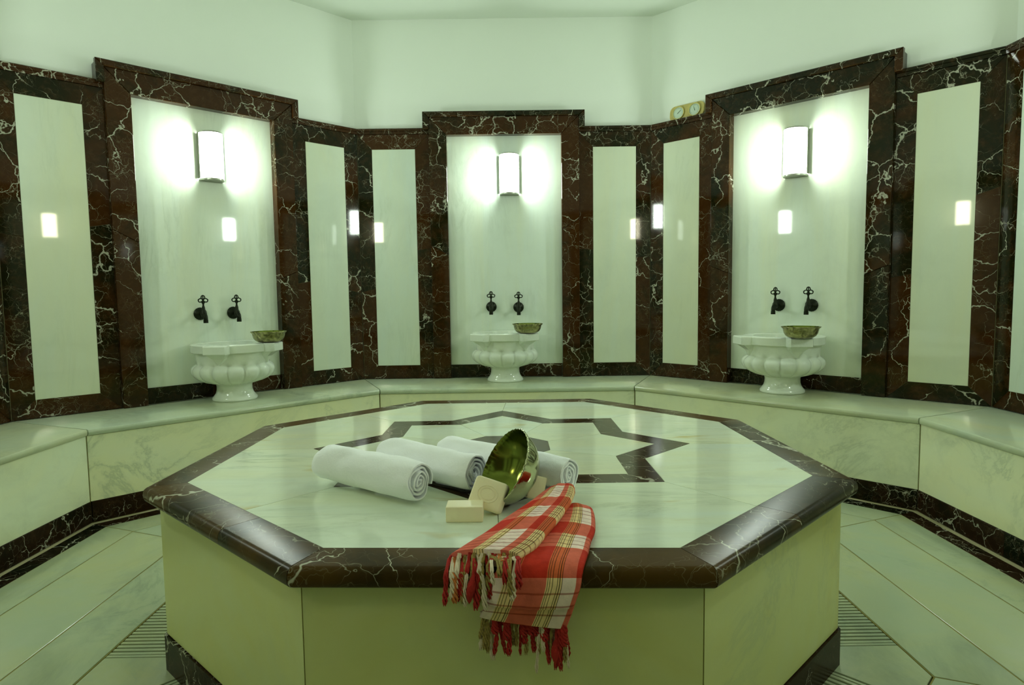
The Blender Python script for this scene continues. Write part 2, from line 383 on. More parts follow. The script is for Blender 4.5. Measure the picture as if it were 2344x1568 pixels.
def build_wall(k):
    side = SIDES[k]; m, L = wall_matrix(k); c = L/2; rnd = random.Random(40+k)
    b = MB()
    if side == 'front':
        d0, d1, dt = c-0.45, c+0.45, ZF+2.05
        for (x0, x1, z0, z1) in ((-0.2, d0, ZF-0.1, HC+0.05), (d1, L+0.2, ZF-0.1, HC+0.05), (d0, d1, dt, HC+0.05)):
            b.box(x0, x1, -0.20, -0.064, z0, z1)
    else: b.box(-0.16, L+0.16, -0.20, -0.064, ZF-0.1, HC+0.05)
    wl = struct(b.build('wall_'+side, M['plaster'], None, mat4=m), {'back': 'white plaster wall at the back behind the middle basin', 'back_left': 'white plaster wall with the left hand basin niche', 'back_right': 'white plaster wall with the right hand basin niche'}.get(side, 'plaster wall on the %s side of the octagonal room' % side.replace('_', ' ')))
    if side == 'front':
        b = MB(); b.box(d0+0.04, d1-0.04, -0.16, -0.12, ZF, dt-0.04, 0.004)
        for q in ((d0+0.14, d1-0.14, ZF+0.2, ZF+0.9), (d0+0.14, d1-0.14, ZF+1.05, ZF+1.85)):
            b.prism([(q[0], q[2]), (q[1], q[2]), (q[1], q[3]), (q[0], q[3])], -0.12, -0.11, sz, 0.008)
        dr = struct(b.build('door_1', simple('dark_door_wood', (0.10, 0.05, 0.02), 0.4, 0, None, 0, 0.3), None, mat4=m), 'dark wooden door in the front wall behind the camera')
        b = MB(); f = 0.05
        for q in ((d0-f, d0+0.04, ZF, dt+f), (d1-0.04, d1+f, ZF, dt+f), (d0+0.04, d1-0.04, dt-0.04, dt+f)):
            b.box(q[0], q[1], -0.17, -0.045, q[2], q[3], 0.003)
        o = b.build('door_frame', M['dark'], dr); o.matrix_parent_inverse = Matrix()
        b = MB(); b.tube([(d0+0.12, -0.12, ZF+1.0), (d0+0.12, -0.07, ZF+1.0), (d0+0.22, -0.07, ZF+1.0)], 0.009)
        b.build('door_handle', M['iron'], dr)
    p = c-0.105; ww = 0.5375
    zt = 1.676
    # pale grout bed
    gb = MB()
    if side == 'front':
        spans = ((0.0, c-0.5), (c+0.5, L))
    else: spans = ((0.0, c-0.5), (c+0.5, L))
    for a0, a1 in spans: gb.box(a0, a1, -0.0638, -0.004, HB if side != 'front' else ZF, zt+0.02)
    gb.build('grout_bed', M['grout'], wl)
    zb = HB if side != 'front' else ZF
    # wings with narrow light panels
    fr = MB(); pn = MB()
    if side == 'front':
        wings = ((0.004, c-0.52, 0.105, c-0.62), (c+0.52, L-0.004, c+0.62, L-0.105))
    else: wings = ((0.0015, c-ww, c-p, c-0.64), (c+ww, L-0.0015, c+0.64, c+p))
    for (x0, x1, i0, i1) in wings:
        frame_pieces(fr, rnd, x0, x1, zb, zt, i0, i1, zb+0.097, 1.570, -0.01, 0.0, 0.0008)
        pn.new(rnd)
        pn.prism(inset([(i0, zb+0.097), (i1, zb+0.097), (i1, 1.570), (i0, 1.570)], 0.0006), -0.01, -0.001, sz, 0.0006)
    o = fr.build('panel_frame', M['dark'], wl); o['label'] = 'dark veined marble frame round the narrow panels'
    o = pn.build('marble_panel', M['panel'], wl); o['label'] = 'narrow pale marble panels'
    # stepped cornice on the wings
    co = MB()
    prof = [(-0.0638, HT), (0.012, HT), (0.016, HT-0.004), (0.016, HT-0.019), (0.010, HT-0.021), (0.010, zt), (-0.0638, zt)]
    def sweep(mb, x0, x1, prof, t0=0.0, t1=0.0):
        # prof in (y, z); t = mitre slope at the ends
        vs = [(x0+y*t0, y, z) for y, z in prof]+[(x1-y*t1, y, z) for y, z in prof]; n = len(prof)
        mb.add(vs, [[i, (i+1) % n, n+(i+1) % n, n+i] for i in range(n)]+[[n-1-i for i in range(n)], [n+i for i in range(n)]])
    inner = 0.54 if side != 'front' else 0.5
    co.new(rnd); sweep(co, 0.0, c-inner, prof, T225, 0)
    co.new(rnd); sweep(co, c+inner, L, prof, 0, T225)
    o = co.build('cornice', M['dark'], wl)
    if side == 'front': return wl
    # niche: recessed marble, frame standing proud, moulded cap
    yb = 0.03; yn = -0.03; op = 0.4095; ztp = 1.661; ztop = 1.787
    nb = MB(); nb.new(rnd); nb.box(c-ww+0.001, c+ww-0.001, -0.0638, yn, HB, 1.74)
    o = nb.build('niche_panel', M['niche'], wl); o['label'] = 'pale marble slab recessed in the niche'
    nf = MB()
    frame_pieces(nf, rnd, c-ww, c+ww, HB, ztop, c-op, c+op, HB, ztp, -0.06, yb, 0.0025, bottom=False, gap=0.0014)
    o = nf.build('niche_frame', M['dark'], wl); o['label'] = 'dark veined marble niche surround'
    sk = MB(); sk.new(rnd)
    for a0, a1 in ((c-op, c-0.03), (c-0.03, c+op)):
        sk.new(rnd); sk.prism(inset([(a0, HB), (a1, HB), (a1, 0.006), (a0, 0.006)], 0.0008), yn-0.005, yn+0.006, sz, 0.001)
    o = sk.build('niche_skirting', M['dark'], wl); o['label'] = 'low dark marble strip at the foot of the niche'
    cp = MB(); ov = 0.040; zc = 1.822; zl = 1.700
    for lay, (o1, y0, y1, zz) in enumerate(((ov-0.007, -0.0638, 0.012, zc-0.010), (ov, 0.012, 0.046, zc))):
        cp.new(rnd)
        # top run and the two short returns, as one mitred run each
        A = [(c-ww-o1, zl), (c-ww-o1, zz), (c+ww+o1, zz), (c+ww+o1, zl)]
        B = [(c-ww+0.001, zl), (c-ww+0.001, ztop-0.001), (c+ww-0.001, ztop-0.001), (c+ww-0.001, zl)]
        for i in range(3):
            cp.new(rnd); cp.prism(ccw(inset(ccw([A[i], A[i+1], B[i+1], B[i]]), 0.0003)), y0, y1, sz, 0.004 if lay else 0, True)
    o = cp.build('cap_moulding', M['dark'], wl)
    return wl
for k in range(8): build_wall(k)

# ------------------------------------------------------------------ benches
BENCH_LABEL = {'back': 'white marble bench along the back wall under the middle basin', 'back_left': 'long white marble bench under the left basin',
  'back_right': 'long white marble bench under the right basin', 'left': 'white marble bench cut off by the left edge of the picture',
  'right': 'white marble bench cut off by the right edge of the picture', 'front_left': 'white marble bench at the front left wall beside the door', 'front_right': 'white marble bench at the front right wall beside the door'}
def build_bench(k):
    side = SIDES[k]; rnd = random.Random(90+k)
    b0, b1, w0, w1 = BEN[k], BEN[(k+1) % 8], WALL[k], WALL[(k+1) % 8]
    d = 0.545
    e = empty('marble_bench', (*lerp(lerp(b0, b1, .5), lerp(w0, w1, .5), .5), ZF)); inv = Matrix.Translation(-e.location)
    def P(t, dep, z):   # t along, dep = depth behind the lip
        p = lerp(lerp(b0, w0, dep/d), lerp(b1, w1, dep/d), t)
        tv = Vector((b1[0]-b0[0], b1[1]-b0[1])).normalized()
        s_ = 0.0035*(1-2*t); return (p[0]+tv.x*s_-e.location.x, p[1]+tv.y*s_-e.location.y, z-e.location.z)
    def strip(mb, prof, t0=0.0, t1=1.0):
        n = len(prof); mb.add([P(t0, *q) for q in prof]+[P(t1, *q) for q in prof], [[i, (i+1) % n, n+(i+1) % n, n+i] for i in range(n)]+[[n-1-i for i in range(n)], [n+i for i in range(n)]])
    top = MB(); top.new(rnd)
    pr = [(0.535, HB-0.001), (0.010, HB-0.001), (0.004, HB-0.003), (0.0005, HB-0.009), (0, HB-0.016), (0.001, HB-0.024), (0.005, HB-0.030), (0.010, HB-0.0315), (0.535, HB-0.0315)]
    strip(top, pr)
    o = top.build('bench_top', M['bench'], e, 'auto')
    rs = MB(); n = 1
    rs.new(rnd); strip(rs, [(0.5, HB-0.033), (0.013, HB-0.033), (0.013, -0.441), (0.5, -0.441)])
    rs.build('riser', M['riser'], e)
    gr = MB(); strip(gr, [(0.49, HB-0.0316), (0.018, HB-0.0316), (0.018, ZF-0.005), (0.49, ZF-0.005)], -0.0012, 1.0012)
    gr.build('grout_joint', M['grout2'], e)
    sk = MB(); cuts = [0, rnd.uniform(.3, .36), rnd.uniform(.62, .7), 1]
    for a, c_ in zip(cuts, cuts[1:]):
        sk.new(rnd); strip(sk, [(0.3, -0.4425), (0.009, -0.4425), (0.008, -0.444), (0.008, ZF+0.002), (0.3, ZF+0.002)], a+0.0004, c_-0.0004)
    o = sk.build('skirting', M['skirt'], e); o['label'] = 'dark marble skirting'
    tag(e, BENCH_LABEL[side], 'bench', 'marble benches round the room')
for k in range(7): build_bench(k)

# ------------------------------------------------------------------ platform
def build_platform():
    rnd = random.Random(7)
    e = empty('marble_platform', (0, 0, ZF)); up = -ZF
    P = ccw(PLAT)  # ccw order
    base = inset(P, 0.036); sk = inset(P, 0.030)
    def side_faces(poly, z0, z1, thick, name, mat, gap, splits=1):
        mb = MB(); inn = inset(poly, thick)
        for i in range(8):
            j = (i+1) % 8
            for q in range(splits):
                mb.new(rnd); L = [lerp(poly[i], poly[j], q/splits), lerp(poly[i], poly[j], (q+1)/splits), lerp(inn[i], inn[j], (q+1)/splits), lerp(inn[i], inn[j], q/splits)]
                mb.prism(inset(ccw(L), gap/2), z0+up, z1+up, flat, 0, True)
        return mb.build(name, mat, e)
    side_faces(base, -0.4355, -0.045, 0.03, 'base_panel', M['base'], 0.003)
    o = side_faces(sk, ZF, -0.4385, 0.03, 'skirting', M['skirt'], 0.002, 2); o['label'] = 'dark marble skirting'
    mb = MB(); mb.prism(inset(base, 0.0035), ZF+up-0.005, -0.0455+up, flat, 0, True); mb.build('core', M['grout2'], e)
    inn = [(x*0.895, y*0.895) for x, y in P]
    # border with rounded nosing
    mb = MB()
    prof = [(None, -0.03), (None, 0.0), (0.017, 0.0), (0.010, -0.0018), (0.004, -0.007), (0.001, -0.014), (0.0, -0.022), (0.001, -0.031), (0.004, -0.038), (0.010, -0.043), (0.018, -0.045), (0.09, -0.045)]
    rings = []
    for dd, z in prof:
        ring = inn if dd is None else inset(P, dd)
        rings.append([(p[0], p[1], z+up) for p in ring])
    for i in range(8):
        j = (i+1) % 8
        mb.new(rnd); tv = Vector((P[j][0]-P[i][0], P[j][1]-P[i][1], 0)).normalized()*0.0008
        cuts = [0, 1] if i % 3 else [0, rnd.uniform(.45, .65), 1]
        for a, b_ in zip(cuts, cuts[1:]):
            mb.new(rnd)
            vs = [Vector(lerp(r[i], r[j], a))+tv for r in rings]+[Vector(lerp(r[i], r[j], b_))-tv for r in rings]; n = len(rings)
            mb.add(vs, [[q, q+1, n+q+1, n+q] for q in range(n-1)]+[[n-1-q for q in range(n)], [n+q for q in range(n)]])
    o = mb.build('edge_border', M['border'], e, 'auto'); o['label'] = 'dark brown marble rounded edge'
    gb = MB(); gb.prism(inset(P, 0.03), -0.03+up, -0.0035+up, flat, 0, True); gb.build('grout_bed', M['grout'], e)
    # star
    def ray(R, a): return (R*math.cos(a), R*math.sin(a))
    TP = [(0.660, 0.010), (0.458, 0.478), (0.000, 0.687), (-0.452, 0.472), (-0.654, 0.015), (-0.460, -0.438), (0.0, -0.635), (0.464, -0.437)]
    Rc = 0.173; cen = (0.0, 0.018)
    def isect(a, b, c, d):
        r = (b[0]-a[0], b[1]-a[1]); q = (d[0]-c[0], d[1]-c[1]); cr = r[0]*q[1]-r[1]*q[0]
        t = ((c[0]-a[0])*q[1]-(c[1]-a[1])*q[0])/cr; return (a[0]+r[0]*t, a[1]+r[1]*t)
    def shr(p): return (cen[0]+(p[0]-cen[0])*0.813, cen[1]+(p[1]-cen[1])*0.813)
    def tipo(k): return TP[k % 8]
    def no(k): return isect(TP[k % 8], TP[(k+2) % 8], TP[(k-1) % 8], TP[(k+1) % 8])
    def tipi(k): return shr(tipo(k))
    def ni(k): return shr(no(k))
    def cc(k): q = ray(Rc, PI/4*k+PI/8); return (q[0]+0.008, q[1]+0.012)
    # inner border corners sorted by angle from 22.5 degrees
    V = sorted(inn, key=lambda p: (math.atan2(p[1], p[0])) % (2*PI))
    tl = MB(); st = MB(); g = 0.0009
    for k in range(8):
        E0 = lerp(V[k-1], V[k], .5); E1 = lerp(V[k], V[(k+1) % 8], .5)
        tl.new(rnd); tl.prism(inset(ccw([tipo(k), E0, V[k], E1, tipo(k+1), no(k)]), g), -0.02+up, 0.0+up, flat)
        tl.new(rnd); tl.prism(inset(ccw([cc(k-1), ni(k-1), tipi(k), ni(k), cc(k)]), g), -0.02+up, 0.0+up, flat)
        st.new(rnd)
        st.prism(inset(ccw([tipo(k), no(k), ni(k), tipi(k)]), 0.0003), -0.02+up, 0.0+up, flat)
        st.prism(inset(ccw([tipo(k), tipi(k), ni(k-1), no(k-1)]), 0.0003), -0.02+up, 0.0+up, flat)
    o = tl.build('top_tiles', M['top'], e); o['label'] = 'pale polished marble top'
    o = st.build('star_inlay', M['star'], e); o['label'] = 'dark eight-pointed star band'
    ct = MB(); ct.new(rnd); ct.prism(inset(ccw([cc(k) for k in range(8)]), 0.0005), -0.02+up, 0.0+up, flat)
    o = ct.build('centre_inlay', M['star'], e); o['label'] = 'dark eight-sided centre piece'
    tag(e, 'large eight-sided marble platform with a dark star inlay in the middle of the room', 'platform')
    return base
BASE = build_platform()

# ribbed marble drains at the foot of the platform
DL = {0: 'ribbed marble floor drain right of the platform', 7: 'ribbed marble floor drain at the front right foot of the platform',
      4: 'ribbed marble floor drain left of the platform', 5: 'ribbed marble floor drain at the front left foot of the platform'}
for kk, lab in DL.items():
    a = PI/4*kk; m = Matrix.Rotation(a, 4, 'Z'); m.translation = (1.08*math.cos(a), 1.08*math.sin(a), ZF)
    e = empty('floor_drain', mat4=m)
    tr = MB(); tr.box(-0.125, 0.118, -0.332, 0.332, -0.0205, -0.014); o = tr.build('drain_tray', M['slot'], e); o['label'] = 'dark slots'
    g = MB(); rnd = random.Random(kk); y = -0.330
    g.box(-0.125, 0.116, -0.332, -0.322, -0.014, -0.001, 0.001); g.box(-0.125, 0.116, 0.322, 0.332, -0.014, -0.001, 0.001)
    n = 32
    for i in range(n):
        y0 = -0.322+0.644*(i+0.20)/n; y1 = -0.322+0.644*(i+0.78)/n
        g.box(-0.125, 0.116, y0, y1, -0.014, -0.001, 0.0012)
    g.build('ribs', M['floor'], e)
    tag(e, lab, 'floor drain', 'ribbed floor drains')

# ------------------------------------------------------------------ wall lamps
def make_lamp():
    e = empty('wall_lamp'); r = 0.069; h = 0.268; yc = 0.018; ry = 0.085
    def pt(a, rr=1.0): return (r*rr*math.cos(a), yc+ry*rr*math.sin(a))
    n = 72; gl = MB()
    ang = [PI*i/n for i in range(n+1)]
    ring = [pt(a, 1-0.035*abs(math.sin(a*12))) for a in ang]
    zs = [(0, 0.97), (0.004, 1.0), (h-0.004, 1.0), (h, 0.97)]
    vs = [(x*s_, yc+(y-yc)*s_, z) for z, s_ in zs for x, y in ring]; m_ = n+1
    fs = [[k*m_+i, k*m_+i+1, (k+1)*m_+i+1, (k+1)*m_+i] for k in range(3) for i in range(n)]
    gl.add(vs, fs); gl.build('glass_shade', M['lamp'], e, 'keep')
    bp = MB(); bp.box(-0.064, 0.064, 0.0, 0.014, 0.003, h-0.003, 0.002)
    for sx in (-1, 1): bp.box(min(sx*0.0703, sx*0.0722), max(sx*0.0703, sx*0.0722), 0.0, 0.034, 0.0, h, 0.0)
    bp.build('back_plate', M['chrome'], e)
    for nm, z0, z1 in (('bottom_cap', -0.013, -0.001), ('top_cap', h+0.001, h+0.008)):
        c_ = MB(); poly = [pt(PI*i/24, 1.0) for i in range(25)]+[(-r, 0.0), (r, 0.0)]
        c_.prism(ccw(poly), z0, z1, flat, 0.002, True); c_.build(nm, M['chrome'], e)
    return e
LAMP0 = make_lamp(); DIM = []
LL = {'back': ('glowing half-round wall lamp above the middle basin', 0.035), 'back_left': ('glowing half-round wall lamp above the left basin', 0.02),
      'back_right': ('glowing half-round wall lamp above the right basin', 0.0), 'left': ('half-round wall lamp in the niche on the left wall', 0), 'right': ('half-round wall lamp in the niche on the right wall', 0),
      'front_left': ('half-round wall lamp in the niche left of the door', 0), 'front_right': ('half-round wall lamp in the niche right of the door', 0)}
first = True
for k in range(7):
    m, L = wall_matrix(k); lab, off = LL[SIDES[k]]
    mm = m @ Matrix.Translation((L/2+off, -0.03, 1.250-(0.022 if SIDES[k] == 'back_right' else 0)))
    if first: o = LAMP0; o.matrix_world = mm; first = False
    else: o = copy_tree(LAMP0, None, mm)
    tag(o, lab, 'lamp', 'half-round wall lamps')
    if SIDES[k].startswith('front'): DIM.append(o)
for o in DIM:     # the two lamps by the door burn dimmer and warmer
    for ch in o.children:
        if ch.name.startswith('glass_shade'): ch.data = ch.data.copy(); ch.data.materials[0] = M['dimlamp']

# ------------------------------------------------------------------ basins
def make_basin():
    e = empty('marble_basin'); back = 0.205
    def flatback(p): return (p[0], max(p[1], -back), p[2])     # local y = into the room; wall at -back
    ped = MB(); ped.lathe([(0.0, 0.0), (0.124, 0.0), (0.128, 0.006), (0.127, 0.016), (0.118, 0.026), (0.107, 0.042), (0.101, 0.062), (0.100, 0.085), (0.104, 0.100), (0.0, 0.101)], 64)
    ped.build('pedestal', M['basin'], e, 'auto')
    env = [(0.098, 0.10, 0.2), (0.104, 0.128, 0.6), (0.114, 0.164, 0.9), (0.128, 0.196, 1), (0.144, 0.218, 1), (0.162, 0.231, 1), (0.180, 0.236, 1), (0.193, 0.235, 1), (0.203, 0.231, 0.95), (0.211, 0.224, 0.8), (0.217, 0.216, 0.5), (0.221, 0.209, 0.2), (0.226, 0.205, 0), (0.25, 0.205, 0), (0.28, 0.209, 0), (0.295, 0.213, 0)]
    nl = 15; n = nl*14; body = MB(); vs = []
    for z, R, am in env:
        for i in range(n):
            a = 2*PI*i/n; x = ((a*nl/(2*PI)) % 1)*2-1
            tp = min(1, max(0, (z-0.185)/0.036)); rr = R*(1-0.105*am*(1-math.sqrt(max(0, 1-x*x*0.99)))-0.06*tp*tp*x*x*(am > 0))
            vs.append(flatback((rr*math.cos(a), rr*math.sin(a), z)))
    fs = [[k*n+i, k*n+(i+1) % n, (k+1)*n+(i+1) % n, (k+1)*n+i] for k in range(len(env)-1) for i in range(n)]
    fs.append([n-1-i for i in range(n)])
    body.add(vs, fs); body.build('bowl_body', M['basin'], e, True)
    # rim slab with two square lugs and a round opening
    R0 = 0.232; lugs = [PI/2-math.radians(42), PI/2+math.radians(42)]; n = 240
    def rad(a):
        r = R0
        for l in lugs:
            d = (a-l+PI) % (2*PI)-PI
            if abs(d) < 1.2:
                q = min(0.284/math.cos(d), 0.066/max(1e-6, abs(math.sin(d))))
                r = max(r, q) if q < 0.4 and (0.284/math.cos(d) <= 0.066/max(1e-6, abs(math.sin(d))) or q > R0) else r
        return r
    rim = MB(); rings = []
    for dr, z in ((0.03, 0.293), (0.004, 0.293), (0.0, 0.297), (0.0, 0.338), (0.004, 0.343), (0.008, 0.344)):
        rings.append([(lambda rr, a: flatback((rr*math.cos(a), rr*math.sin(a), z)))(rad(2*PI*i/n)-dr, 2*PI*i/n) for i in range(n)])
    for rr, z in ((0.176, 0.344), (0.170, 0.341), (0.168, 0.33), (0.160, 0.27), (0.130, 0.21), (0.07, 0.185), (0.01, 0.18)):
        rings.append([(rr*math.cos(2*PI*i/n), rr*math.sin(2*PI*i/n), z) for i in range(n)])
    fs = [[k*n+i, k*n+(i+1) % n, (k+1)*n+(i+1) % n, (k+1)*n+i] for k in range(len(rings)-1) for i in range(n)]
    fs.append([(len(rings)-1)*n+i for i in range(n)])
    rim.add([p for r in rings for p in r], fs); rim.build('rim', M['basin'], e, 'auto')
    for l in lugs:
        br = MB(); ca, sa = math.cos(l), math.sin(l)
        def q(r, t, z): return (r*ca-t*sa, r*sa+t*ca, z)
        br.add([q(0.19, -0.060, 0.293), q(0.264, -0.056, 0.293), q(0.264, 0.056, 0.293), q(0.19, 0.060, 0.293),
                q(0.19, -0.045, 0.262), q(0.225, -0.030, 0.262), q(0.225, 0.030, 0.262), q(0.19, 0.045, 0.262), q(0.20, 0.0, 0.222), q(0.213, 0.0, 0.226)],
               [[0, 1, 5, 4], [1, 2, 6, 5], [2, 3, 7, 6], [3, 0, 4, 7], [4, 5, 9, 8], [5, 6, 9], [6, 7, 8, 9], [7, 4, 8], [0, 3, 2, 1]])
        br.build('lug_bracket', M['basin'], e, False)
    return e
BASIN0 = make_basin()
def make_tas():
    e = empty('metal_bowl')
    n = 96
    def rf(r, z, a): return r*(1+0.02*math.cos(a*16)*(z > 0.055))
    out = MB(); out.lathe([(0.0, 0.0), (0.045, 0.0), (0.064, 0.004), (0.079, 0.014), (0.088, 0.028), (0.092, 0.042), (0.094, 0.053), (0.100, 0.060), (0.103, 0.064), (0.1015, 0.0655)], n, rf=rf)
    out.build('outer_bowl', M['silver'], e, True)
    inn = MB(); inn.lathe([(0.1015, 0.0655), (0.098, 0.061), (0.091, 0.052), (0.088, 0.040), (0.084, 0.028), (0.075, 0.015), (0.06, 0.006), (0.04, 0.003), (0.0, 0.003)], n, rf=rf)
    inn.build('inner_lining', M['inner'], e, True)
    return e
TAS0 = make_tas()
def make_tap():
    e = empty('wall_tap')
    def wy(p): return (p[0], p[2], p[1])
    ro = MB(); ro.lathe([(0.0, 0.0), (0.034, 0.0), (0.0385, 0.004), (0.0385, 0.009), (0.033, 0.014), (0.027, 0.018), (0.018, 0.022), (0.012, 0.026), (0.0, 0.027)], 40, axis=wy, rf=lambda r, z, a: r*(1+0.02*math.cos(a*20)*(r > 0.03)))
    ro.build('rosette', M['iron'], e, 'auto')
    bd = MB()
    bd.tube([(0, 0.018, 0), (0, 0.035, 0), (0, 0.055, 0.0), (0, 0.066, -0.003)], [0.011, 0.010, 0.013, 0.015], 16)
    bd.tube([(0, 0.064, 0.046), (0, 0.064, 0.034), (0, 0.064, 0.022), (0, 0.064, 0.008), (0, 0.064, -0.010), (0, 0.064, -0.018)], [0.007, 0.0095, 0.0095, 0.0165, 0.0165, 0.010], 16)
    bd.build('tap_body', M['iron'], e, 'auto')
    sp = MB(); sp.tube([(0, 0.068, -0.002), (0, 0.082, -0.007), (0, 0.090, -0.016), (0, 0.093, -0.027), (0, 0.093, -0.034), (0, 0.093, -0.035), (0, 0.093, -0.055)], [0.0125, 0.0135, 0.013, 0.0125, 0.012, 0.0135, 0.014], 16)
    sp.build('spout', M['iron'], e, 'auto')
    hd = MB(); hd.tube([(0, 0.064, 0.044), (0, 0.064, 0.058), (0, 0.064, 0.066)], [0.006, 0.005, 0.008], 12)
    def loop(cx, cz, rx, rz, rot=0):
        pts = []
        for i in range(17):
            a = 2*PI*i/16; x, z = rx*math.cos(a), rz*math.sin(a)
            pts.append((cx+x*math.cos(rot)-z*math.sin(rot), 0.064, cz+x*math.sin(rot)+z*math.cos(rot)))
        hd.tube(pts, 0.0034, 8, False)
    loop(-0.0150, 0.082, 0.0130, 0.0105, 0.45); loop(0.0150, 0.082, 0.0130, 0.0105, -0.45); loop(0, 0.099, 0.0105, 0.0125)
    hd.tube([(0, 0.064, 0.064), (0, 0.064, 0.112)], [0.0045, 0.003], 8)
    hd.tube([(-0.010, 0.064, 0.068), (0, 0.064, 0.072), (0.010, 0.064, 0.068)], 0.0045, 8)
    for q in ((-0.027, 0.085), (0.027, 0.085), (0, 0.110)): hd.tube([(q[0], 0.0605, q[1]), (q[0], 0.064, q[1]), (q[0], 0.0675, q[1])], [0.001, 0.0045, 0.001], 8)
    hd.build('trefoil_handle', M['iron'], e, 'auto')
    return e
TAP0 = make_tap()
first = True
for k, nm, sb, st_ in ((2, 'left', 1.062, 1.055), (3, 'middle', 1.043, 1.046), (4, 'right', 1.043, 1.031)):
    m, L = wall_matrix(k)
    mb_ = m @ Matrix.Translation((sb, 0.18, HB-0.0))
    mt = [m @ Matrix.Translation((st_+o, -0.031, 0.430-(0.006 if o > 0 and k == 3 else 0))) for o in (-0.100, 0.100)]
    # bowl sits on the right-hand lug as seen from the room
    ang = PI/2+math.radians(42) if False else PI/2-math.radians(42)
    tx = {2: 0.225, 3: 0.235, 4: 0.262}[k]
    lug = Vector((tx*math.cos(ang), tx*math.sin(ang), 0.3445))
    ms = mb_ @ Matrix.Translation(lug) @ Matrix.Rotation(0.7*k, 4, 'Z')
    if first:
        bo, to1, so = BASIN0, TAP0, TAS0; bo.matrix_world = mb_; so.matrix_world = ms; to1.matrix_world = mt[0]; first = False
    else: bo = copy_tree(BASIN0, None, mb_); so = copy_tree(TAS0, None, ms); to1 = copy_tree(TAP0, None, mt[0])
    to2 = copy_tree(TAP0, None, mt[1])
    tag(bo, {'left': 'white fluted marble basin on the left hand bench', 'middle': 'white fluted marble basin in the middle, against the back wall', 'right': 'white fluted marble basin on the right hand bench'}[nm], 'basin', 'fluted marble basins')
    tag(so, {'left': 'small engraved metal bowl on the rim of the left basin', 'middle': 'small engraved metal bowl on the rim of the middle basin', 'right': 'small engraved metal bowl on the rim of the right basin'}[nm], 'bowl', 'metal bowls on the basins')
    tag(to1, 'black wall tap with trefoil handle, left one of the two over the %s basin' % nm, 'tap', 'black taps over the basins')
    tag(to2, 'black wall tap with trefoil handle, right one of the two over the %s basin' % nm, 'tap', 'black taps over the basins')

# ------------------------------------------------------------------ thermometer board on the cornice
def gauge():
    m, L = wall_matrix(4)
    e = empty('thermometer', mat4=m @ Matrix.Translation((0.262, -0.052, HT)) @ Matrix.Rotation(0.10, 4, 'X'))
    wd = simple('honey_wood', (0.50, 0.42, 0.13), 0.45, 0, None, 0, 0.15, 30)
    b = MB(); hw, h, r = 0.132, 0.104, 0.038
    poly = []
    for cx, cz, a0 in ((hw-r, r, -PI/2), (hw-r, h-r, 0), (-hw+r, h-r, PI/2), (-hw+r, r, PI)):
        for i in range(9): a = a0+PI/2*i/8; poly.append((cx+r*math.cos(a), cz+r*math.sin(a)))
    b.prism(ccw(poly), 0.0, 0.016, sz, 0.002, True); b.build('wooden_board', wd, e)
    br = simple('gilt_rim', (0.75, 0.66, 0.25), 0.25, 0.7); fc = simple('dial_face', (0.55, 0.66, 0.55), 0.4, 0, None, 0, 0.03)
    ink = simple('dial_ink', (0.10, 0.16, 0.08), 0.6)
    for cx, an in ((-0.062, 0.7), (0.062, 1.9)):
        def ax(p): return (p[0]+cx, 0.016+p[2], p[1]+0.052)
        rim = MB(); rim.lathe([(0.0, 0.0), (0.044, 0.0), (0.046, 0.004), (0.044, 0.008), (0.040, 0.008), (0.039, 0.004), (0.0, 0.004)], 48, axis=ax); ro = rim.build('dial_rim', br, e, 'auto')
        f = MB(); f.lathe([(0.0385, 0.0042), (0.0, 0.0046)], 48, axis=ax); df = f.build('dial_face', fc, ro)
        i_ = MB()
        for t in range(21):
            a = -0.7+(PI+1.4)*t/20; r0 = 0.030 if t % 5 else 0.027
            i_.prism(ccw([(cx+r0*math.cos(a-0.02), 0.052+r0*math.sin(a-0.02)), (cx+0.034*math.cos(a-0.02), 0.052+0.034*math.sin(a-0.02)), (cx+0.034*math.cos(a+0.02), 0.052+0.034*math.sin(a+0.02)), (cx+r0*math.cos(a+0.02), 0.052+r0*math.sin(a+0.02))]), 0.0205, 0.0212, sz)
        i_.build('dial_scale', ink, ro)
        nd = MB(); nd.tube([(cx-0.008*math.cos(an), 0.0222, 0.052-0.008*math.sin(an)), (cx+0.026*math.cos(an), 0.0222, 0.052+0.026*math.sin(an))], [0.0016, 0.0006], 6); nd.build('needle', ink, ro)
    tag(e, 'wooden board with two round dials standing on the dark cornice beside the right niche', 'thermometer')
gauge()

# ------------------------------------------------------------------ towels
def towel_mat():
    m, nt, b = newmat('white_terry'); b.inputs['Roughness'].default_value = 0.95; b.inputs['Specular IOR Level'].default_value = 0.1
    tc = nt.nodes.new('ShaderNodeTexCoord'); co = tc.outputs['Object']
    n = noise(nt, co, 9, 3, 0.5); nt.links.new(mixc(nt, n.outputs[0], (0.90, 0.92, 0.95), (0.95, 0.96, 0.99)), b.inputs['Base Color'])
    n1 = noise(nt, co, 420, 2, 0.5); n2 = noise(nt, co, 22, 3, 0.55, 0.4)
    bp = nt.nodes.new('ShaderNodeBump'); bp.inputs['Strength'].default_value = 0.35; bp.inputs['Distance'].default_value = 0.002
    nt.links.new(n1.outputs[0], bp.inputs['Height'])
    b2 = nt.nodes.new('ShaderNodeBump'); b2.inputs['Strength'].default_value = 0.5; b2.inputs['Distance'].default_value = 0.006
    nt.links.new(n2.outputs[0], b2.inputs['Height']); nt.links.new(bp.outputs[0], b2.inputs['Normal']); nt.links.new(b2.outputs[0], b.inputs['Normal'])
    return m
M['towel'] = towel_mat()
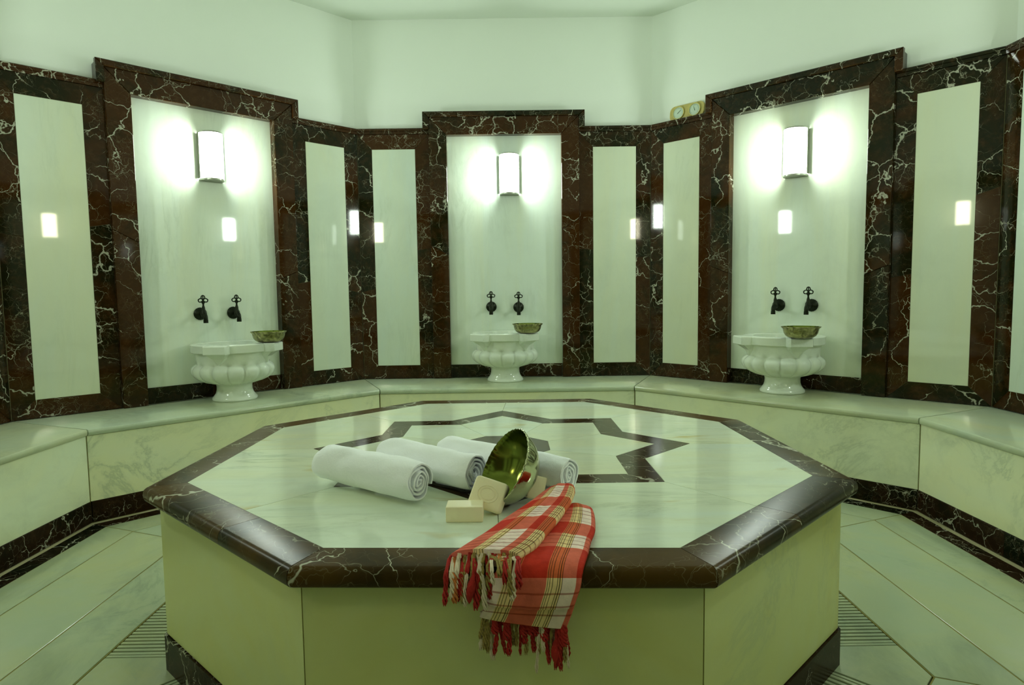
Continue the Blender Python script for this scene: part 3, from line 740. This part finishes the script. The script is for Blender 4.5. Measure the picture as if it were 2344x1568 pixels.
def rolled_towel(A, B, R, seed, label):
    """spiral roll between the two end centres, sheet 8 mm thick"""
    rnd = random.Random(seed); A = Vector(A); B = Vector(B); ax = (B-A); L = ax.length; ax.normalize()
    side = ax.cross(Vector((0, 0, 1))).normalized(); up = side.cross(ax)
    base = (A+B)/2; base.z = 0
    e = empty('rolled_towel', base)
    turns = 4.4; n = 260; nx = 40; th = 0.0078
    def rr(t, x): # t from 0 (centre) to 1 (outside), x along
        a = t*turns*2*PI+seed
        r = 0.004+(R-th*0.5-0.004)*t
        w = 0.0034*mnoise.noise(Vector((math.cos(a)*1.3+seed, math.sin(a)*1.3, x*5)))+0.0022*mnoise.noise(Vector((t*14, seed*3.1, x*2)))
        flatt = 1.0
        return a, r+w*(0.4+0.9*t)
    def pos(a, r, x, off):
        y = r*math.cos(a); z = r*math.sin(a)
        edge = min(x, 1-x)*L
        q = 0.0
        # soft rounding at the ends and a slightly squashed underside
        rs = 1-0.10*math.exp(-edge/0.010)*(r/R)
        y *= rs; z *= rs
        z = max(z, -R*0.93) if z < 0 else z*0.97
        y *= 1.02
        wx = mnoise.noise(Vector((y*34+seed*7, z*34, x*2.2))); wz = mnoise.noise(Vector((y*34, z*34+seed*5+9, x*2.2+4)))
        q = 0.0085*(1-0.55*r/R)*(0.35+0.65*math.exp(-edge/0.03)); y += q*wx; z += q*wz
        y += 0.003*mnoise.noise(Vector((a*0.9, x*6, seed)))*(r/R); z += 0.003*mnoise.noise(Vector((a*0.9+5, x*6, seed)))*(r/R)
        z = max(z, -R*0.93)
        return A+ax*(x*L+off)+side*y+up*z - base + Vector((0, 0, (R*0.93)-A.z if False else 0))
    def layer(mb, sgn):
        vs = []
        for i in range(n+1):
            t = i/n; jit = 0.0075*mnoise.noise(Vector((t*9, seed*1.7, 0)))+0.002*mnoise.noise(Vector((t*40, seed, 3)))
            for j in range(nx+1):
                x = j/nx; a, r = rr(t, x)
                vs.append(pos(a, max(0.001, r+sgn*th*0.5*0.62), x, (jit+0.003*math.cos(a*1.0))*(2*x-1)))
        return vs
    mb = MB(); o = layer(mb, 1); i_ = layer(mb, -1); W_ = nx+1; K = len(o)
    fs = []
    for i in range(n):
        for j in range(nx):
            fs.append([i*W_+j, i*W_+j+1, (i+1)*W_+j+1, (i+1)*W_+j])
            fs.append([K+i*W_+j+1, K+i*W_+j, K+(i+1)*W_+j, K+(i+1)*W_+j+1])
        fs.append([K+i*W_, i*W_, (i+1)*W_, K+(i+1)*W_]); fs.append([i*W_+nx, K+i*W_+nx, K+(i+1)*W_+nx, (i+1)*W_+nx])
    for j in range(nx):
        fs.append([n*W_+j, n*W_+j+1, K+n*W_+j+1, K+n*W_+j])
    mb.add(o+i_, fs); mb.build('terry_roll', M['towel'], e, 'auto')
    tag(e, label, 'towel', 'rolled white towels on the platform')
rolled_towel((-0.492, -0.386, 0.056), (-0.198, -0.592, 0.056), 0.0585, 1, 'nearest rolled white towel, at the left end of the row on the platform')
rolled_towel((-0.335, -0.305, 0.056), (-0.060, -0.515, 0.056), 0.0575, 2, 'middle rolled white towel, its end hidden behind the tilted bowl')
rolled_towel((-0.165, -0.262, 0.055), (0.187, -0.548, 0.055), 0.0565, 3, 'farthest rolled white towel, passing behind the tilted bowl to the checked cloth')

# ------------------------------------------------------------------ soaps
def soap_mat():
    m, nt, b = newmat('cream_soap'); b.inputs['Roughness'].default_value = 0.45
    tc = nt.nodes.new('ShaderNodeTexCoord'); n = noise(nt, tc.outputs['Object'], 18, 4, 0.6)
    nt.links.new(mixc(nt, n.outputs[0], (0.92, 0.83, 0.56), (0.97, 0.89, 0.64)), b.inputs['Base Color'])
    b.inputs['Subsurface Weight'].default_value = 0.12; b.inputs['Subsurface Radius'].default_value = (0.01, 0.008, 0.004); b.inputs['Subsurface Scale'].default_value = 0.5
    return m
M['soap'] = soap_mat()
def soap(name, loc, rot, dims, label, rnd_c=0.004, emboss=False):
    import bmesh
    me = bpy.data.meshes.new('soap_bar'); bm = bmesh.new(); bmesh.ops.create_cube(bm, size=1)
    for v in bm.verts: v.co = Vector((v.co.x*dims[0], v.co.y*dims[1], v.co.z*dims[2]))
    if rnd_c > 0.006:
        ed = [e for e in bm.edges if abs(e.verts[0].co.z-e.verts[1].co.z) > dims[2]*0.9]
        bmesh.ops.bevel(bm, geom=ed, offset=rnd_c, segments=6, profile=0.5, affect='EDGES')
        ed = [e for e in bm.edges if abs(e.verts[0].co.z-e.verts[1].co.z) < 1e-6]
        bmesh.ops.bevel(bm, geom=ed, offset=0.005, segments=4, profile=0.5, affect='EDGES')
    else: bmesh.ops.bevel(bm, geom=bm.edges[:], offset=rnd_c, segments=3, profile=0.5, affect='EDGES')
    bm.to_mesh(me); bm.free(); me.materials.append(M['soap'])
    me.polygons.foreach_set('use_smooth', [True]*len(me.polygons))
    try: me.set_sharp_from_angle(angle=math.radians(40))
    except Exception: pass
    o = bpy.data.objects.new(name, me); C.objects.link(o)
    o.matrix_world = Matrix.Translation(loc) @ rot.to_4x4()
    if emboss:
        mb = MB(); vs = []; n = 40
        for i in range(n):
            a = 2*PI*i/n; vs.append((dims[0]*0.30*math.cos(a), dims[1]*0.27*math.sin(a), dims[2]/2))
        mb.tube(vs+[vs[0]], 0.0013, 6, False)
        vs = [(x*0.7, y*0.7, z) for x, y, z in vs]; mb.tube(vs+[vs[0]], 0.0009, 6, False)
        q = mb.build('stamped_oval', M['soap'], o, True)
    tag(o, label, 'soap', 'cream soap bars on the platform')
    return o
soap('soap_bar', (-0.0755, -0.7065, 0.0185), Matrix.Rotation(-0.01, 3, 'Z'), (0.087, 0.053, 0.037), 'cream soap bar lying flat in front of the bowl', 0.0025)
def basis(zv, yv):
    z = Vector(zv).normalized(); y = Vector(yv); y = (y-z*y.dot(z)).normalized(); x = y.cross(z)
    return Matrix((x, y, z)).transposed()
soap('soap_bar', (-0.020, -0.660, 0.042), basis((-0.20, -0.87, 0.46), (0.33, 0.3, 0.90)), (0.085, 0.074, 0.028), 'cream soap bar with a stamped oval leaning on the tilted bowl', 0.010, True)
soap('soap_bar', (0.098, -0.574, 0.032), basis((0.35, -0.90, 0.25), (0.33, 0.0, 0.90)), (0.046, 0.060, 0.020), 'cream soap bar wedged behind the tilted bowl', 0.004)

# ------------------------------------------------------------------ tilted bowl
def tilted_bowl():
    zax = Vector((-0.82, -0.35, 0.50)).normalized()     # opening direction
    R = basis(zax, (0, 0, 1)); rimc = Vector((0.017, -0.600, 0.0))
    rr = 0.1; H = 0.078; ks = 78/64
    def rf(r, z, a): return r*(1+(0.012*math.cos(a*40) if z > H*0.93 else 0))
    prof_o = [(0.0, -0.0), (0.03, 0.0), (0.05, 0.004), (0.069, 0.014), (0.084, 0.028), (0.094, 0.043), (0.0985, 0.055), (0.103, 0.0625), (0.1035, 0.0645), (0.1015, 0.0655)]; prof_o = [(r, z*ks) for r, z in prof_o]
    prof_i = [(0.1015, 0.0655), (0.0995, 0.063), (0.0965, 0.055), (0.0915, 0.043), (0.082, 0.0295), (0.067, 0.016), (0.048, 0.0065), (0.03, 0.003), (0.0, 0.003)]; prof_i = [(r, z*ks) for r, z in prof_i]
    low = min((rimc+R @ Vector((r*math.cos(a), r*math.sin(a), z-H))).z for r, z in prof_o for a in [2*PI*i/72 for i in range(72)])
    org = rimc+R @ Vector((0, 0, -H)); org.z -= low-0.0006
    e = empty('metal_bowl', mat4=Matrix.Translation(org) @ R.to_4x4())
    o = MB(); o.lathe(prof_o, 120, rf=rf); o.build('outer_bowl', M['polished'], e, True)
    i_ = MB(); i_.lathe(prof_i, 120, rf=rf)
    # chased ridge rings and central boss
    i_.build('inner_lining', M['inner'], e, True)
    rg = MB()
    rg.tube([(0.030*math.cos(2*PI*i/48), 0.030*math.sin(2*PI*i/48), 0.0048) for i in range(49)], 0.0014, 6, False)
    rg.build('chased_ring', M['inner'], e, True)
    tag(e, 'polished metal bath bowl tipped on its side among the towels and soap', 'bowl')
tilted_bowl()

# ------------------------------------------------------------------ checked bath cloth
RED = (0.54, 0.030, 0.014); YEL = (0.84, 0.58, 0.16); WHT = (0.86, 0.68, 0.60); BLK = (0.03, 0.02, 0.005)
def plaid(name, warp, weft, ulines, vlines):
    m, nt, b = newmat(name); b.inputs['Roughness'].default_value = 0.85; b.inputs['Specular IOR Level'].default_value = 0.15
    uv = nt.nodes.new('ShaderNodeUVMap'); uv.uv_map = 'UVMap'; sp = nt.nodes.new('ShaderNodeSeparateXYZ'); nt.links.new(uv.outputs[0], sp.inputs[0])
    U, Vv = sp.outputs[0], sp.outputs[1]
    wc = ramp(nt, U, warp, 'CONSTANT'); ec = ramp(nt, Vv, weft, 'CONSTANT')
    c = mixc(nt, 1.0, wc, ec, 'MULTIPLY')
    gm = nt.nodes.new('ShaderNodeGamma'); gm.inputs[1].default_value = 0.5; nt.links.new(c, gm.inputs[0]); c = gm.outputs[0]
    def lines(src, ls, wd):
        st = [(0.0, 0.0)]
        for p in ls: st += [(p-wd/2, 1.0), (p+wd/2, 0.0)]
        return ramp(nt, src, st, 'CONSTANT')
    lu = lines(U, ulines, 0.009); lv = lines(Vv, vlines, 0.0065)
    c = mixc(nt, math_(nt, 'MULTIPLY', lv, 0.65), c, (0.30, 0.03, 0.01))
    c = mixc(nt, math_(nt, 'MULTIPLY', lu, 0.85), c, BLK)
    tc = nt.nodes.new('ShaderNodeTexCoord'); n1 = noise(nt, tc.outputs['Object'], 60, 4, 0.6)
    c = mixc(nt, 1.0, c, ramp(nt, n1.outputs[0], [(0.3, 0.88), (0.7, 1.08)]), 'MULTIPLY')
    nt.links.new(c, b.inputs['Base Color'])
    wv = noise(nt, tc.outputs['Object'], 700, 1, 0.5); n2 = noise(nt, tc.outputs['Object'], 45, 3, 0.5, 0.5)
    bp = nt.nodes.new('ShaderNodeBump'); bp.inputs['Strength'].default_value = 0.3; bp.inputs['Distance'].default_value = 0.001; nt.links.new(wv.outputs[0], bp.inputs['Height'])
    b2 = nt.nodes.new('ShaderNodeBump'); b2.inputs['Strength'].default_value = 0.35; b2.inputs['Distance'].default_value = 0.004; nt.links.new(n2.outputs[0], b2.inputs['Height'])
    nt.links.new(bp.outputs[0], b2.inputs['Normal']); nt.links.new(b2.outputs[0], b.inputs['Normal'])
    return m
W2 = (0.90, 0.72, 0.68)
MB_LOW = plaid('checked_cotton_lower',
    [(0, WHT), (0.12, YEL), (0.29, RED), (0.60, YEL), (0.78, WHT), (0.93, RED)],
    [(0, RED), (0.11, W2), (0.295, RED), (0.43, W2), (0.58, RED), (0.775, W2)],
    [0.135, 0.165, 0.20, 0.25, 0.275, 0.615, 0.64, 0.67, 0.725, 0.75, 0.775],
    [0.15, 0.19, 0.23, 0.27, 0.46, 0.50, 0.54, 0.83, 0.885, 0.94])
MB_UP = plaid('checked_cotton_upper',
    [(0, RED), (0.34, YEL), (0.50, WHT), (0.74, RED), (0.86, YEL)],
    [(0, RED), (0.10, W2), (0.28, RED), (0.42, W2), (0.58, RED), (0.76, W2)],
    [0.36, 0.39, 0.44, 0.48, 0.88, 0.91, 0.94, 0.97],
    [0.13, 0.16, 0.19, 0.22, 0.25, 0.45, 0.48, 0.51, 0.54, 0.80, 0.84, 0.88, 0.92, 0.96])
def crom(P, t):
    n = len(P)-1; x = t*n; i = min(int(x), n-1); f = x-i
    p = [Vector(P[max(0, min(n, i+q))]) for q in (-1, 0, 1, 2)]
    return 0.5*((2*p[1])+(-p[0]+p[2])*f+(2*p[0]-5*p[1]+4*p[2]-p[3])*f*f+(-p[0]+3*p[1]-3*p[2]+p[3])*f**3)
def fold(name, rows, mat, parent, bulge, thick, nr, nu, seed, wr, floor=0.0, hang=None):
    Ls = [r[0] for r in rows]; Rs = [r[1] for r in rows]
    # arc-length v
    acc = [0]; 
    for i in range(nr): 
        a = (crom(Ls, i/nr)+crom(Rs, i/nr))/2; b_ = (crom(Ls, (i+1)/nr)+crom(Rs, (i+1)/nr))/2; acc.append(acc[-1]+(b_-a).length)
    mb = MB(); vs = []; uvs = []; last = []
    for i in range(nr+1):
        t = i/nr; a = crom(Ls, t); b_ = crom(Rs, t); v = acc[i]/acc[-1]
        a2 = crom(Ls, min(1, t+0.02)); a1 = crom(Ls, max(0, t-0.02)); along = (a2-a1).normalized(); across = (b_-a).normalized()
        nrm = across.cross(along).normalized()
        if nrm.z < -0.2 or (abs(nrm.z) <= 0.2 and nrm.y > 0): nrm = -nrm
        end = min(1.0, (t/0.035))**0.5 if t < 0.035 else 1.0
        row = []
        for j in range(nu+1):
            u = j/nu; s_ = max(0.0, 1-(2*u-1)**2)
            w_ = wr*(mnoise.noise(Vector((u*5+seed, v*2.2, seed)))+0.5*mnoise.noise(Vector((u*13, v*4+seed, 1.3))))+wr*0.5*math.sin(u*17+seed+v*3)*s_
            top = a.lerp(b_, u)+nrm*((bulge*s_**0.38+w_*s_**0.5)*end)
            row.append(top)
        bot = []
        for j in range(nu+1):
            u = 1-j/nu; s_ = max(0.0, 1-(2*u-1)**2)
            p = a.lerp(b_, u)-nrm*(thick*s_**0.4*end)
            if nrm.z > 0.6: p.z = max(p.z, floor+0.0006)
            bot.append(p)
        vs += row+bot; uvs += [(j/nu, v) for j in range(nu+1)]+[(1-j/nu, v) for j in range(nu+1)]; last = row
    W_ = 2*(nu+1)
    fs = [[i*W_+j, i*W_+(j+1) % W_, (i+1)*W_+(j+1) % W_, (i+1)*W_+j] for i in range(nr) for j in range(W_)]
    fs.append([W_-1-j for j in range(W_)]); fs.append([nr*W_+j for j in range(W_)])
    mb.add(vs, fs); mb.uv = {i: uvs[i] for i in range(len(uvs))}
    base = parent.location
    mb.v = [(x-base[0], y-base[1], z-base[2]) for x, y, z in mb.v]
    o = mb.build(name, mat, parent, True)
    return o, last
def checked_cloth():
    e = empty('checked_bath_cloth', (0.10, -0.86, 0.0))
    low = [((0.128, -0.690, 0.010), (0.204, -0.684, 0.010)), ((0.112, -0.722, 0.016), (0.226, -0.722, 0.020)), ((0.080, -0.799, 0.012), (0.218, -0.826, 0.014)), ((0.049, -0.868, 0.009), (0.200, -0.892, 0.010)),
        ((0.027, -0.924, 0.007), (0.189, -0.939, 0.007)), ((0.010, -0.985, 0.006), (0.175, -0.992, 0.006)), ((0.000, -1.008, -0.003), (0.168, -1.014, -0.003)), ((-0.006, -1.014, -0.022), (0.164, -1.020, -0.024)),
        ((-0.015, -1.014, -0.047), (0.155, -1.019, -0.052)), ((-0.023, -1.008, -0.072), (0.147, -1.012, -0.082)), ((-0.030, -1.000, -0.089), (0.137, -1.006, -0.112))]
    o, endB = fold('lower_fold', low, MB_LOW, e, 0.016, 0.006, 90, 60, 2.0, 0.0016)
    up = [((0.128, -0.666, 0.040), (0.186, -0.655, 0.052)), ((0.112, -0.690, 0.048), (0.188, -0.678, 0.060)), ((0.066, -0.770, 0.046), (0.175, -0.733, 0.050)), ((0.019, -0.838, 0.040), (0.146, -0.808, 0.042)),
        ((-0.019, -0.900, 0.035), (0.114, -0.882, 0.037)), ((-0.060, -0.948, 0.028), (0.084, -0.950, 0.032)), ((-0.086, -0.972, 0.020), (0.048, -0.995, 0.026))]
    o, endA = fold('upper_fold', up, MB_UP, e, 0.018, 0.030, 80, 60, 5.0, 0.0020, 0.0)
    cols = {'red': simple('red_cotton_thread', (0.42, 0.015, 0.01), 0.9, 0, 500, 0.5, 0.3, 60), 'cream': simple('cream_cotton_thread', (0.80, 0.68, 0.52), 0.9, 0, 500, 0.5, 0.15, 60),
            'gold': simple('mottled_gold_thread', (0.34, 0.25, 0.07), 0.9, 0, 500, 0.5, 0.85, 260), 'orange': simple('orange_cotton_thread', (0.62, 0.20, 0.05), 0.9, 0, 500, 0.5, 0.3, 60)}
    rnd = random.Random(11); base = Vector(e.location)
    def tassel(p, dirv, length, rad, col, floor_y=None, flare=0.0, bulb=False):
        pts = []; rads = []; n = 9; q = Vector(p); d = Vector(dirv).normalized()
        for i in range(n):
            t = i/(n-1); pts.append(q.copy())
            kn = 0.25 < t < 0.42
            rads.append(rad*(1.0+0.55*kn+flare*max(0, t-0.5))*(1 if t < 0.9 else 0.55)*rnd.uniform(0.85, 1.15) if not bulb else rad*(0.45+1.5*max(0, math.sin(PI*min(1, max(0, (t-0.35)/0.65))))))
            d = (d*0.62+Vector((rnd.uniform(-.28, .28), rnd.uniform(-.16, .10), -0.75))*0.5).normalized()
            q = q+d*length/(n-1)
            if floor_y and q.z > -0.075 and q.y > floor_y and q.z < 0.01: q.y = floor_y-0.002
            if q.y > -0.985 and q.z < 0.004: q.z = 0.004
            if floor_y and q.x > -0.005:      # strands lying over the lower fold
                if q.y > -1.015: q.z = max(q.z, 0.028)
                elif q.y > -1.04 and q.z < 0.02: q.y = -1.04
        strands = 4 if not bulb else 1
        mb = MB()
        for k in range(strands):
            ph = 2*PI*k/strands; pp = []
            for i, c_ in enumerate(pts):
                a = ph+i*1.3; pp.append(c_+Vector((math.cos(a), math.sin(a)*0.7, 0))*(rads[i]*(0.62+0.9*max(0, i/8-0.4)) if strands > 1 else 0)-base)
            # smooth
            sm = []; sr = []
            for i in range(len(pp)-1):
                for f in (0, 0.5): sm.append(pp[i].lerp(pp[i+1], f)); sr.append((rads[i]*(1-f)+rads[i+1]*f)*(0.44 if strands > 1 else 1))
            sm.append(pp[-1]); sr.append(rads[-1]*0.3)
            mb.tube(sm, sr, 7)
        mb.build('tassel', cols[col], e, True)
    nB = 44
    seqB = ['cream', 'gold', 'gold', 'cream', 'red', 'red', 'gold', 'red', 'red', 'red', 'gold', 'red', 'gold', 'red', 'red', 'red', 'gold', 'gold', 'red', 'cream', 'cream', 'red', 'gold', 'cream', 'red', 'gold', 'red', 'gold', 'gold', 'cream']
    for i in range(nB):
        u = (i+0.5)/nB; p = endB[int(round(u*60))]+Vector((0, -0.001+rnd.uniform(-.004, .012), 0.004))
        ln = rnd.uniform(0.06, 0.10)+0.012*(u > 0.65)
        tassel(p, (rnd.uniform(-.5, .5), -0.15, -1), ln*rnd.uniform(.75, 1.15), rnd.uniform(0.0022, 0.0040), seqB[(i*7)//11 % 30], flare=0.4)
        if seqB[(i*7)//11 % 30] == 'red': tassel(p+Vector((0.002, -0.004, 0.006)), (rnd.uniform(-.4, .4), -0.3, -1), ln*0.6, 0.0058, 'red', flare=0.2) if i % 2 else None
    p = endB[52]; tassel(p+Vector((0, -0.006, 0)), (0.35, -0.1, -1), 0.088, 0.0055, 'red', bulb=True)
    tassel(endB[58]+Vector((0, -0.004, 0)), (0.7, -0.1, -1), 0.085, 0.0024, 'cream')
    nA = 36
    seqA = ['red', 'cream', 'orange', 'red', 'gold', 'cream', 'red', 'red', 'gold', 'cream', 'red', 'cream', 'red', 'gold', 'cream', 'red', 'gold', 'cream', 'gold', 'red', 'cream', 'gold', 'red', 'gold']
    for i in range(nA):
        u = (i+0.5)/nA; p = endA[int(round(u*60))]+Vector((0, 0.004, -0.006+rnd.uniform(-.012, .002)))
        tassel(p, (rnd.uniform(-.5, .5)-0.1, -1, -0.15), rnd.uniform(0.055, 0.10), rnd.uniform(0.0026, 0.0050), seqA[i % 24], floor_y=-1.012, flare=0.5)
    tassel(endA[22]+Vector((0.0, -0.02, -0.01)), (0, -1, -0.5), 0.085, 0.0046, 'red', floor_y=-1.02, bulb=True)
    tag(e, 'red, yellow and white checked cotton bath cloth with fringes hanging over the platform edge', 'cloth')
checked_cloth()

# ------------------------------------------------------------------ small hook in the ceiling
hk = MB(); hk.lathe([(0.0, 0.0), (0.022, 0.0), (0.022, -0.004), (0.009, -0.010), (0.006, -0.026), (0.0, -0.028)], 24)
o = hk.build('ceiling_hook', M['iron'], None, 'auto', Matrix.Translation((-0.395, 2.215, HC)))
tag(o, 'small dark hook in the ceiling above the back wall', 'hook')
